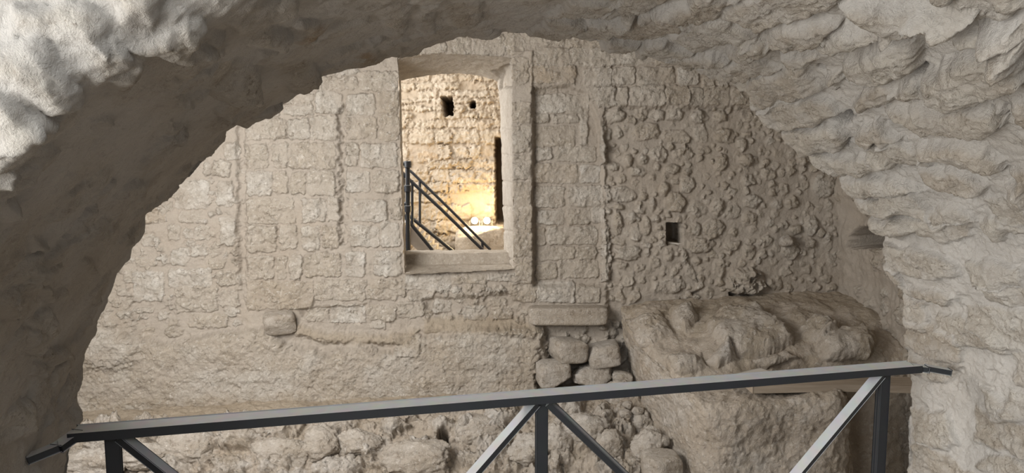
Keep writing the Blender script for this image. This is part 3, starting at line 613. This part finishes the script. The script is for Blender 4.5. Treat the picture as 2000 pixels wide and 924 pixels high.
# ---------------------------------------------------------------- room beyond the window
YB = 9.3
xs = np.arange(-1.9, .55, .0105); zs = np.arange(.10, 3.6, .0105); X, Z = np.meshgrid(xs, zs)
f = Relief(np.stack([X, np.full_like(X, YB), Z], -1), xs, zs, 1, 17)
if f.N[3, 3, 1] > 0: f.N *= -1
f.H += .03 * fbm(X, Z, .5, 4, 401)
for pts, t in (([(814, 300), (830, 294), (855, 300), (857, 312), (835, 321), (817, 316)], 1.7), ([(867, 310), (880, 305), (897, 312), (895, 322), (875, 322)], 1.6)):
    f.stone(pxpoly(f, pts), .02, tint=t)
zc = .15
while zc < 3.5:
    hgt = rng.uniform(.11, .22) if zc < 2.1 else rng.uniform(.07, .13); xc = -1.9 + rng.uniform(-.1, 0)
    while xc < .5:
        ln = rng.uniform(.15, .42) if zc < 2.1 else rng.uniform(.10, .26); c = (xc + ln / 2, zc + hgt / 2)
        if f.free(c, min(ln, hgt) * .4, .15) and rng.uniform() < .9:
            q = np.array([(xc + .012, zc + .01), (xc + ln - .012, zc + .012), (xc + ln - .01, zc + hgt * .5), (xc + ln - .012, zc + hgt - .01), (xc + .012, zc + hgt - .012), (xc + .008, zc + hgt * .5)]) + rng.normal(0, .010, (6, 2))
            f.stone(q, rng.uniform(.02, .045), edge=.022, warp=.045, rough=.014, tilt=.06, crag=.010, tint=abs(rng.normal(.5, .45)))
        xc += ln
    zc += hgt
f.H += .012 * fbm(X, Z, .07, 4, 403, .6); f.S *= .6 + .4 * sst(-.3, .2, fbm(X, Z, .14, 4, 405))
for pts, dd in (([(861, 188), (883, 188), (886, 200), (885, 226), (866, 226), (863, 205)], .9), ([(918, 198), (929, 198), (929, 211), (918, 211)], .7), ([(966, 268), (990, 268), (992, 438), (968, 438)], .9)):
    f.hole(pxpoly(f, pts), dd, .012, .02)
tag(f.build('wall_stair_room', M_FAR, (.006, .04)), 'warm lit stone wall seen through the window, two dark square holes in it', 'wall', kind='structure')
plane_relief('wall_stair_side', (.50, 6.75, .0), (0, 2.7, 0), (0, 0, 3.8), 60, 60, M_FAR, 'stone wall beside the far stair', 'wall', 47)
plane_relief('floor_stair_room', (-3.0, 6.6, .41), (3.6, 0, 0), (0, 2.8, 0), 60, 50, M_ROCK, 'floor of the room beyond the window', 'floor', 48)

# ================================================================== THINGS
# ---------------------------------------------------------------- rock masses at the right
rows = [[(1213, 596, 6.04), (1262, 588, 6.04), (1350, 582, 6.04), (1450, 578, 6.04), (1560, 574, 6.04), (1680, 572, 6.0), (1800, 575, 5.9)],
        [(1210, 610, 5.97), (1256, 612, 5.80), (1342, 612, 5.72), (1442, 602, 5.72), (1560, 600, 5.68), (1680, 600, 5.65), (1800, 604, 5.6)],
        [(1211, 628, 5.98), (1254, 650, 5.62), (1335, 668, 5.36), (1436, 648, 5.36), (1560, 645, 5.36), (1680, 645, 5.36), (1805, 648, 5.36)],
        [(1215, 655, 5.99), (1258, 690, 5.52), (1330, 728, 5.02), (1436, 728, 5.02), (1560, 704, 5.10), (1690, 700, 5.10), (1810, 700, 5.10)],
        [(1226, 690, 6.0), (1272, 735, 5.50), (1336, 762, 4.98), (1440, 752, 4.98), (1562, 735, 5.10), (1690, 735, 5.10), (1810, 735, 5.10)],
        [(1238, 740, 6.0), (1290, 800, 5.50), (1350, 850, 5.00), (1445, 850, 5.00), (1565, 960, 5.14), (1690, 960, 5.14), (1800, 960, 5.14)]]
P, u, v = lattice(rows, .008); k = Relief(P, u, v, 1, 23)
if k.N[k.nv // 3, k.nu // 2, 2] < 0: k.N *= -1
U, V = k.U, k.V
k.H += .04 * fbm(P[..., 0], P[..., 1] - P[..., 2], .45, 4, 501, .55)
for pts, h in (([(1378, 636), (1405, 612), (1480, 606), (1530, 646), (1552, 672), (1505, 690), (1440, 692), (1396, 672)], .07), ([(1558, 642), (1590, 626), (1626, 640), (1632, 664), (1600, 672), (1570, 662)], .08), ([(1594, 668), (1640, 656), (1682, 652), (1706, 680), (1690, 702), (1610, 704)], .10), ([(1384, 704), (1420, 674), (1442, 700), (1402, 718)], .05), ([(1308, 610), (1350, 600), (1362, 622), (1340, 646), (1316, 636)], .05), ([(1300, 700), (1370, 690), (1385, 720), (1330, 735)], .03), ([(1440, 700), (1530, 690), (1560, 700), (1500, 720)], .04), ([(1222, 625), (1290, 610), (1310, 650), (1260, 680)], .03)):
    k.stone(pxpoly(k, pts), h * 1.15, edge=.075, warp=.012, rough=.004, dome=.03, tilt=.15, crag=.003, tint=.95 if pts[0] == (1384, 704) else .4)
Q1, Q2 = P[..., 0] + .3 * P[..., 1], P[..., 1] - 1.2 * P[..., 2]
k.H += .012 * fbm(Q1, Q2, .22, 4, 508)
k.S = np.maximum(k.S, .5); k.G = np.maximum(k.G, .8 * sst(-.1, .35, fbm(U, V, .3, 4, 507) + sst(.5, .1, V) * .5))
tag(k.build('rock_ledge', M_ROCK, (.045, .15)), 'broad lumpy bedrock ledge at the foot of the dim rubble wall', 'rock', kind='structure')

rows = [[(1222, 650, 6.0), (1248, 676, 5.62), (1290, 705, 5.32), (1345, 735, 5.05), (1420, 742, 5.02), (1530, 742, 5.02), (1640, 745, 5.02), (1648, 752, 5.06)],
        [(1223, 664, 5.99), (1252, 694, 5.52), (1300, 734, 5.14), (1352, 764, 4.82), (1410, 772, 4.74), (1530, 762, 4.74), (1638, 760, 4.74), (1650, 764, 5.02)],
        [(1226, 674, 5.98), (1256, 708, 5.48), (1306, 752, 5.06), (1356, 780, 4.72), (1398, 790, 4.62), (1528, 775, 4.62), (1640, 770, 4.62), (1654, 768, 5.0)],
        [(1234, 720, 5.96), (1266, 770, 5.46), (1318, 830, 5.04), (1362, 860, 4.70), (1397, 880, 4.58), (1528, 875, 4.58), (1648, 870, 4.60), (1660, 860, 5.0)],
        [(1244, 790, 5.9), (1280, 850, 5.44), (1330, 930, 5.02), (1368, 990, 4.68), (1400, 1040, 4.56), (1528, 1040, 4.56), (1655, 1040, 4.60), (1666, 1000, 5.0)]]
P, u, v = lattice(rows, .007); k = Relief(P, u, v, 1, 27)
s_ = np.sign(((EYE - P) * k.N).sum(-1).mean()); k.N *= s_
U, V = k.U, k.V
k.H += .03 * fbm(U, V, .35, 4, 511, .55) + .006 * fbm(P[..., 0] - P[..., 1], P[..., 2] * 1.0, .14, 5, 513, .64, 2) + .010 * fbm(U, V, .05, 4, 515, .62)
k.S += .6; k.T = .9 * sst(.05, .5, fbm(U, V, .3, 3, 517) + sst(1.25, .8, U) * .5); k.G = .5 * sst(.1, .5, fbm(U, V, .2, 4, 519))  # left face tinted paler: light from the left put into the colour
tag(k.build('stone_mass', M_ROCK, (.022, .09)), 'big squared mass of rough stone with a flat brown front, below the bedrock ledge', 'rock')

# ---------------------------------------------------------------- single stones
def rock(name, px, py, Y, wpx, hpx, depth, label, cat='stone', group=None, sq=2.2, seed=0, rough=.12, rot=(0, 0, 0), mat=None, tint=.6, sub=5, soil=.15, sink=None):
    if sink is None: sink = .125 if name == 'boulder' else 0.0
    if name == 'boulder': wpx *= 1.28; hpx *= 1.25; rough *= 1.9
    bm = bmesh.new(); bmesh.ops.create_icosphere(bm, subdivisions=sub, radius=1.0)
    V = np.array([v_.co[:] for v_ in bm.verts]); F = np.array([[q.index for q in p.verts] for p in bm.faces]); bm.free()
    n = (np.abs(V) ** sq).sum(1) ** (1 / sq); V = V / n[:, None]
    s_ = Y / FPX; D = np.array([wpx * s_ / 2, depth / 2, hpx * s_ / 2]); Dm = D.mean()
    rg = np.random.default_rng(900 + seed)
    for q in range(16 if sq < 4 else 7 if sq < 8 else 0):                    # worn flat facets
        nn = rg.normal(size=3); nn /= np.linalg.norm(nn); lim = rg.uniform(.70, .92) * np.percentile(V @ nn, 99.5)
        dd = V @ nn - lim; V = V - np.where(dd > 0, dd, 0)[:, None] * nn * .88
    nz = n3(V, .55, 5, seed, .6)
    V = V * (1 + rough * (nz * .9 + .55 * n3(V, .3, 5, seed + 40, .62, 2) + .38 * n3(V, .12, 4, seed + 80, .66))[:, None]) * D
    from mathutils import Euler
    M = np.array(Euler(rot).to_matrix()); V = V @ M.T
    c = at(px, py, Y + sink); o = mesh_obj(name, V, F, mat or M_ROCK, attrs={'stone': np.full(len(V), .9), 'tint': np.full(len(V), tint), 'soil': np.clip(soil + .5 * nz, 0, .6)})
    o.location = Vector(c); return tag(o, label, cat, group)
B = 'boulders in the rubble slope'
rock('boulder', 630, 868, 5.16, 72, 62, .26, 'rounded pale boulder touching its twin, left of the drain hole', 'boulder', B, seed=1)
rock('boulder', 702, 868, 5.17, 78, 56, .26, 'rounded boulder directly right of its pale twin, cracked between them', 'boulder', B, seed=2)
rock('boulder', 552, 882, 5.14, 100, 58, .26, 'wide flattish boulder below the brace, left of the twin boulders', 'boulder', B, seed=3, sq=2.6)
rock('boulder', 1032, 882, 5.12, 66, 60, .26, 'grey boulder just left of the middle railing post', 'boulder', B, seed=5, tint=.9)
rock('boulder', 1090, 862, 5.16, 58, 60, .24, 'grey boulder just right of the middle railing post', 'boulder', B, seed=6, tint=.8)
rock('boulder', 1143, 842, 5.20, 82, 62, .26, 'large greyish boulder behind the brace right of the middle post', 'boulder', B, seed=7, tint=.9)
rock('boulder', 1188, 872, 5.08, 58, 58, .22, 'knobbly boulder under the thin brace, right of a dark gap', 'boulder', B, seed=8)
rock('boulder', 1266, 880, 4.98, 58, 66, .24, 'upright boulder half behind the thin brace near the squared stone', 'boulder', B, seed=9, tint=.7)
rock('boulder', 1212, 772, 5.62, 66, 46, .22, 'grey boulder just under the handrail beside the stone mass', 'boulder', B, seed=10, tint=.95)
rock('boulder', 1248, 828, 5.32, 50, 40, .2, 'small grey boulder among pebbles left of the stone mass', 'boulder', B, seed=11, tint=.8)
rock('boulder', 182, 905, 4.98, 110, 60, .3, 'white jagged boulder at the foot of the dark arch flank', 'boulder', B, seed=13, tint=1.0, sq=2.6, rough=.16, soil=0)
rock('boulder', 285, 888, 5.05, 90, 44, .28, 'pale low boulder right of the left railing post', 'boulder', B, seed=14, tint=.9)
rock('boulder', 810, 898, 5.03, 130, 66, .30, 'broad slab-like boulder just under the drain hole', 'boulder', B, seed=15, sq=3.0, tint=.5)
rock('boulder', 375, 872, 5.16, 110, 60, .28, 'sloping pale boulder crossed by the dark left brace', 'boulder', B, seed=16, sq=2.4, tint=.6)
rock('boulder', 470, 850, 5.25, 90, 50, .24, 'boulder right of the dark left brace, under the handrail', 'boulder', B, seed=17, tint=.7)
rock('boulder', 935, 838, 5.27, 90, 52, .24, 'humped boulder right of the drain hole', 'boulder', B, seed=18, tint=.6)
rock('squared_stone', 1292, 914, 4.84, 76, 60, .30, 'low squared stone with a flat top at the foot of the stone mass', 'stone', sq=5, seed=12, rough=.06)
Pb = 'pebbles beside the stone mass'
for i, (x, y, Y, s_, lb) in enumerate(((1226, 791, 5.52, 18, 'topmost small round pebble left of the stone mass'), (1245, 803, 5.42, 20, 'round pebble just below the topmost pebble'), (1222, 808, 5.42, 22, 'grey pebble left of the pebble row'), (1272, 842, 5.20, 24, 'pebble touching the face of the stone mass'), (1292, 862, 5.08, 28, 'lowest pebble in the row beside the stone mass'))):
    rock('pebble', x, y, Y, s_ * 1.2, s_, .09, lb, 'pebble', Pb, seed=30 + i, sub=4, tint=.8)
Bl = 'fallen blocks under the projecting sill stone'
rock('limestone_block', 1110, 682, 5.92, 68, 46, .30, 'squared block with a pointed corner under the projecting sill stone', 'block', Bl, sq=6, seed=20, rough=.06, rot=(0, .08, .25))
rock('limestone_block', 1080, 727, 5.88, 66, 50, .30, 'lowest squared block, pale, resting on the earth ledge', 'block', Bl, sq=6, seed=21, rough=.06, rot=(0, -.04, .12), tint=.9)
rock('limestone_block', 1180, 692, 5.93, 66, 46, .28, 'tilted grey block right of the pointed squared block', 'block', Bl, sq=5, seed=22, rough=.07, rot=(0, -.22, -.1), tint=.8)
rock('limestone_block', 1158, 730, 5.90, 84, 48, .28, 'craggy grey block right of the lowest pale block', 'block', Bl, sq=3, seed=23, rough=.16, tint=.95)
rock('limestone_block', 1212, 738, 5.86, 48, 26, .2, 'thin flat fragment beside the craggy grey block', 'block', Bl, sq=3, seed=24, rough=.1, tint=.6)
rock('sill_stone', 1108, 613, 6.0, 156, 36, .27, 'long projecting stone slab low on the pier right of the window', 'stone', sq=9, seed=27, rough=.025, tint=.4, soil=.3)
rock('projecting_stone', 546, 629, 5.98, 60, 44, .26, 'lone squarish stone jutting from the pale wall, left below the window', 'stone', sq=6, seed=28, rough=.06, rot=(.1, -.1, .35), tint=.6)
rock('loose_stone', 1536, 470, 5.97, 32, 27, .16, 'pale rounded stone set loose in the dim rubble wall', 'stone', seed=25, sub=4, tint=.9, soil=0)

# ---------------------------------------------------------------- bars and boards
def bar_mesh(a, b, wd, th, up=(0, 0, 1), bev=.002, segs=1):
    """square bar from a to b; wd across, th along up"""
    a, b, up = Vector(a), Vector(b), Vector(up); d = b - a; L = d.length; z = d.normalized()
    x = up.cross(z).normalized(); y = z.cross(x)
    bm = bmesh.new(); bmesh.ops.create_cube(bm, size=1.0)
    for v_ in bm.verts:
        c = v_.co.copy(); v_.co = a + x * (c.x * wd) + y * (c.y * th) + z * ((c.z + .5) * L)
    if bev: bmesh.ops.bevel(bm, geom=bm.edges[:], offset=bev, segments=2, affect='EDGES', profile=.5)
    bmesh.ops.recalc_face_normals(bm, faces=bm.faces[:]); return bm
def add_obj(name, bms, mat, root, smooth=False):
    me = bpy.data.meshes.new(name); bm = bms if not isinstance(bms, list) else None
    if bm is None:
        bm = bmesh.new()
        for b in bms:
            tmp = bpy.data.meshes.new('t'); b.to_mesh(tmp); bm.from_mesh(tmp); bpy.data.meshes.remove(tmp); b.free()
    bm.to_mesh(me); bm.free(); me.materials.append(mat)
    for p in me.polygons: p.use_smooth = smooth
    o = bpy.data.objects.new(name, me); COL.objects.link(o)
    if root: child(root, o)
    return o
def tube_mesh(pts, r, n=14):
    bm = bmesh.new(); rings = []
    for i, p in enumerate(pts):
        p = Vector(p); d = (Vector(pts[min(i + 1, len(pts) - 1)]) - Vector(pts[max(i - 1, 0)])).normalized()
        x = d.orthogonal().normalized() if i == 0 else (prev - d * prev.dot(d)).normalized(); prev = x; y = d.cross(x)
        rings.append([bm.verts.new(p + (x * math.cos(t * 2 * math.pi / n) + y * math.sin(t * 2 * math.pi / n)) * r) for t in range(n)])
    for a, b in zip(rings, rings[1:]):
        for t in range(n): bm.faces.new((a[t], a[(t + 1) % n], b[(t + 1) % n], b[t]))
    bm.faces.new(rings[0][::-1]); bm.faces.new(rings[-1]); bmesh.ops.recalc_face_normals(bm, faces=bm.faces[:]); return bm

# railing across the opening
DN = Vector(dn); RD = Vector(dirx)
rail_up = DN
foot = lambda p: Vector((p.x, p.y, 0.0))
def on_rail(px):                                            # point of the rail axis that shows at a pixel column
    lo, hi = -1.0, RL + 1.0
    for _ in range(50):
        m_ = (lo + hi) / 2
        if proj(ra + dirx * m_)[0] < px: lo = m_
        else: hi = m_
    q = ra + dirx * lo; return Vector((q[0], q[1], RZ))
A0 = on_rail(142); A1 = on_rail(1786); PL, PM, PR = on_rail(219), on_rail(1058), on_rail(1729)
root = empty('railing', foot(PM), 'dark iron railing with crossed braces spanning the arch opening', 'railing')
zt = Vector((0, 0, .011))
add_obj('handrail', bar_mesh(A0 - zt, A1 - zt, .058, .017), M_IRON, root)
for p in (PL, PM, PR):
    pt = p - Vector((0, 0, .022))
    add_obj('post', [bar_mesh(foot(p), pt, .029, .011, DN, .0015), bar_mesh(foot(p) - DN * .012, pt - DN * .012, .011, .026, DN, .0015)], M_IRON, root)
zb = -.0
def brace(p, side, other, fr_):
    a = p - Vector((0, 0, .026)) + RD * side * .016; q = foot(other) + Vector((0, 0, .08)); b = a + (q - a) * fr_
    return add_obj('brace', bar_mesh(a, b, .026, .016, Vector((0, 0, 1)).lerp(DN, .15), .0015), M_IRON, root)
half = (PM - PL) * .5
brace(PL, 1, PL + (PM - PL) * .98, 1.0)
brace(PM, -1, PL + (PM - PL) * .03, 1.0)
brace(PM, 1, PR - (PR - PM) * .03, 1.0)
brace(PR, -1, PM + (PR - PM) * .05, 1.0)
e0 = A0 - zt; e1 = A1 - zt
add_obj('wall_bracket', [bar_mesh(e0 + RD * .01, e0 - RD * .015 + DN * .05 - Vector((0, 0, .012)), .026, .016), bar_mesh(e0 - RD * .012 + DN * .045 - Vector((0, 0, .010)), e0 - RD * .065 + DN * .066 - Vector((0, 0, .024)), .026, .016)], M_IRON, root)
add_obj('wall_bracket', [bar_mesh(e1 - RD * .01, e1 + RD * .03 + DN * .02 - Vector((0, 0, .004)), .028, .016), bar_mesh(e1 + RD * .025 + DN * .018, e1 + RD * .085 + DN * .04 - Vector((0, 0, .01)), .026, .016)], M_IRON, root)

# planks lying from the stone mass over the pit
def plank(a, b, wd, th, label, mat=M_WOOD, up=(0, 0, 1)):
    bm = bar_mesh((0, 0, 0), Vector(b) - Vector(a), wd, th, up, .004)
    bmesh.ops.subdivide_edges(bm, edges=[e for e in bm.edges if e.calc_length() > .3], cuts=12)
    for v_ in bm.verts: v_.co += Vector((0, 0, .006 * math.sin(v_.co.x * 5 + a[1])))
    o = add_obj('plank', bm, mat, None); o.location = Vector(a); return tag(o, label, 'plank', 'planks over the pit')
zA = at(1462, 770, 4.62)[2] + .034; zB = at(1780, 769, 4.70)[2] + .034
pA = at(1458, 760, 4.73); pA[2] = zA; pB = at(1840, 760, 4.80); pB[2] = zB
plank(pA, pB, .21, .042, 'long weathered plank bridging the dark pit on the stone mass')
q0 = at(1446, 752, 4.74); q1 = at(1494, 744, 4.86); q0[2] = zA + .044; q1[2] = zA + .046
plank(q0, q1, .10, .036, 'short pale board end lying across the long plank', M_SLAT)
q0 = at(1480, 748, 4.68); q1 = at(1516, 744, 4.80); q0[2] = zA + .034; q1[2] = zA + .036
plank(q0, q1, .035, .02, 'narrow split strip beside the short board end', M_WOOD)
s0 = at(1304, 474, 6.12); s1 = at(1337, 478, 6.12)
sl_ = add_obj('wood_slat', bar_mesh((0, 0, 0), Vector(s1) - Vector(s0), .05, .018), M_SLAT, None); sl_.location = Vector(s0); tag(sl_, 'thin white wooden slat lying in the square wall hole', 'slat')

# ---------------------------------------------------------------- stair, scaffold pole and lamps beyond the window
YS = 8.3
st = empty('stair_railing', at(900, 487, YS), 'dark steel stair railing sloping down beyond the window', 'railing')
T = lambda pts, r: tube_mesh([at(*p) for p in pts], r)
add_obj('handrail', T([(784, 335, YS), (791, 343, YS), (862, 409, YS), (944, 489, YS)], .020), M_STEEL, st)
add_obj('handrail', T([(800, 333, YS + .35), (806, 338, YS + .35), (880, 410, YS + .35), (958, 488, YS + .35)], .017), M_STEEL, st)
add_obj('lower_rail', T([(784, 415, YS), (846, 490, YS)], .022), M_STEEL, st)
add_obj('lower_rail', T([(797, 420, YS + .35), (884, 490, YS + .35)], .022), M_STEEL, st)
for x, y0, y1, dy in ((788, 338, 420, 0), (805, 352, 440, 0), (820, 352, 443, .35), (942, 474, 492, .35)):
    add_obj('baluster', T([(x, y0, YS + dy), (x + .5, y1, YS + dy)], .016), M_STEEL, st)
sp = empty('scaffold_pole', at(796, 487, YS - .25), 'thick upright scaffold pole with couplers behind the left window jamb', 'pole')
add_obj('pole', T([(796, 318, YS - .25), (797, 492, YS - .25)], .027), M_STEEL, sp)
for y in (321, 368, 408): add_obj('coupler', [T([(790, y, YS - .27), (803, y, YS - .27)], .038), T([(796.5, y - 6, YS - .3), (796.5, y + 6, YS - .3)], .036)], M_STEEL, sp)
add_obj('cross_pole', T([(770, 319, YS - .2), (800, 320, YS - .2)], .024), M_STEEL, sp)
add_obj('cross_pole', T([(770, 400, YS - .2), (800, 398, YS - .2)], .024), M_STEEL, sp)
# stair flight
bm = bmesh.new(); n = 9
pa, pb = Vector(at(776, 425, YS + .1)), Vector(at(858, 500, YS + .1)); wd = Vector((0, .5, 0))
prof = []
for i in range(n):
    q0 = pa.lerp(pb, i / n); q1 = pa.lerp(pb, (i + 1) / n); prof += [Vector((q0.x, q0.y, q0.z)), Vector((q1.x, q1.y, q0.z))]
prof.append(pb.copy()); base = [Vector((pb.x, pb.y, pb.z - .14)), Vector((pa.x, pa.y, pa.z - .16))]
ring = prof + base; fa = [bm.verts.new(p) for p in ring]; fb = [bm.verts.new(p + wd) for p in ring]
bm.faces.new(fa); bm.faces.new(fb[::-1])
for i in range(len(ring)): bm.faces.new((fa[i], fa[(i + 1) % len(ring)], fb[(i + 1) % len(ring)], fb[i]))
bmesh.ops.recalc_face_normals(bm, faces=bm.faces[:])
m_st, _, b_ = nt('grey_plaster'); b_.inputs['Base Color'].default_value = (.46, .43, .40, 1); b_.inputs['Roughness'].default_value = .85
so = empty('staircase', at(800, 490, YS + .1), 'pale staircase flight descending beyond the window sill', 'staircase')
add_obj('steps', bm, m_st, so)
add_obj('stringer', bar_mesh(pa + Vector((0, -.02, -.06)), pb + Vector((0, -.02, -.06)), .03, .15), m_st, so)
add_obj('landing', bar_mesh(at(740, 432, YS + .1), at(797, 436, YS + .1), .6, .05), m_st, so)
add_obj('support_board', bar_mesh(at(796, 446, YS + .05), at(797, 495, YS + .05), .06, .04, (0, 1, 0)), M_BROWN, so)
rock('stone_plinth', 948, 484, 8.98, 120, 84, .4, 'rough low stone block under the two glowing floodlights', 'stone', sq=4, seed=61, rough=.08, tint=.6, sub=5, mat=M_FAR)
# two floodlights
m_em, t_, b_ = nt('lamp_glass'); b_.inputs['Emission Color'].default_value = (1, .86, .58, 1); b_.inputs['Emission Strength'].default_value = 14; b_.inputs['Base Color'].default_value = (.9, .85, .7, 1)
for x, lb in ((927, 'glowing floodlight further from the dark doorway, beyond the window'), (951, 'glowing floodlight beside the dark doorway, beyond the window')):
    c = Vector(at(x, 431, 9.05)); L = empty('floodlight', c - Vector((0, 0, .12)), lb, 'lamp', 'floodlights by the far wall')
    dcam = (Vector((0, 0, 2.6)) - c).normalized()
    add_obj('housing', [tube_mesh([c - dcam * .07, c - dcam * .004], .048, 24)] + [bar_mesh(c - dcam * .09 + Vector((dx, 0, 0)), c - dcam * .06 + Vector((dx, 0, 0)), .008, .10) for dx in (-.04, -.02, 0, .02, .04)], M_HOUSE, L)
    add_obj('lamp_glass', tube_mesh([c - dcam * .004, c + dcam * .006, c + dcam * .012], .042, 24), m_em, L)
    add_obj('bracket', [bar_mesh(c + Vector((-.064, .03, 0)), c + Vector((-.064, .03, -.13)), .012, .02, (0, 1, 0)), bar_mesh(c + Vector((.064, .03, 0)), c + Vector((.064, .03, -.13)), .012, .02, (0, 1, 0)), bar_mesh(c + Vector((-.068, .03, -.13)), c + Vector((.068, .03, -.13)), .03, .012)], M_HOUSE, L)
    d = bpy.data.lights.new('floodlight_beam', 'POINT'); d.energy = 13; d.color = (1, .74, .38); d.shadow_soft_size = .06
    lo = bpy.data.objects.new('floodlight_beam', d); COL.objects.link(lo); lo.location = c + dcam * .10 ; child(L, lo)
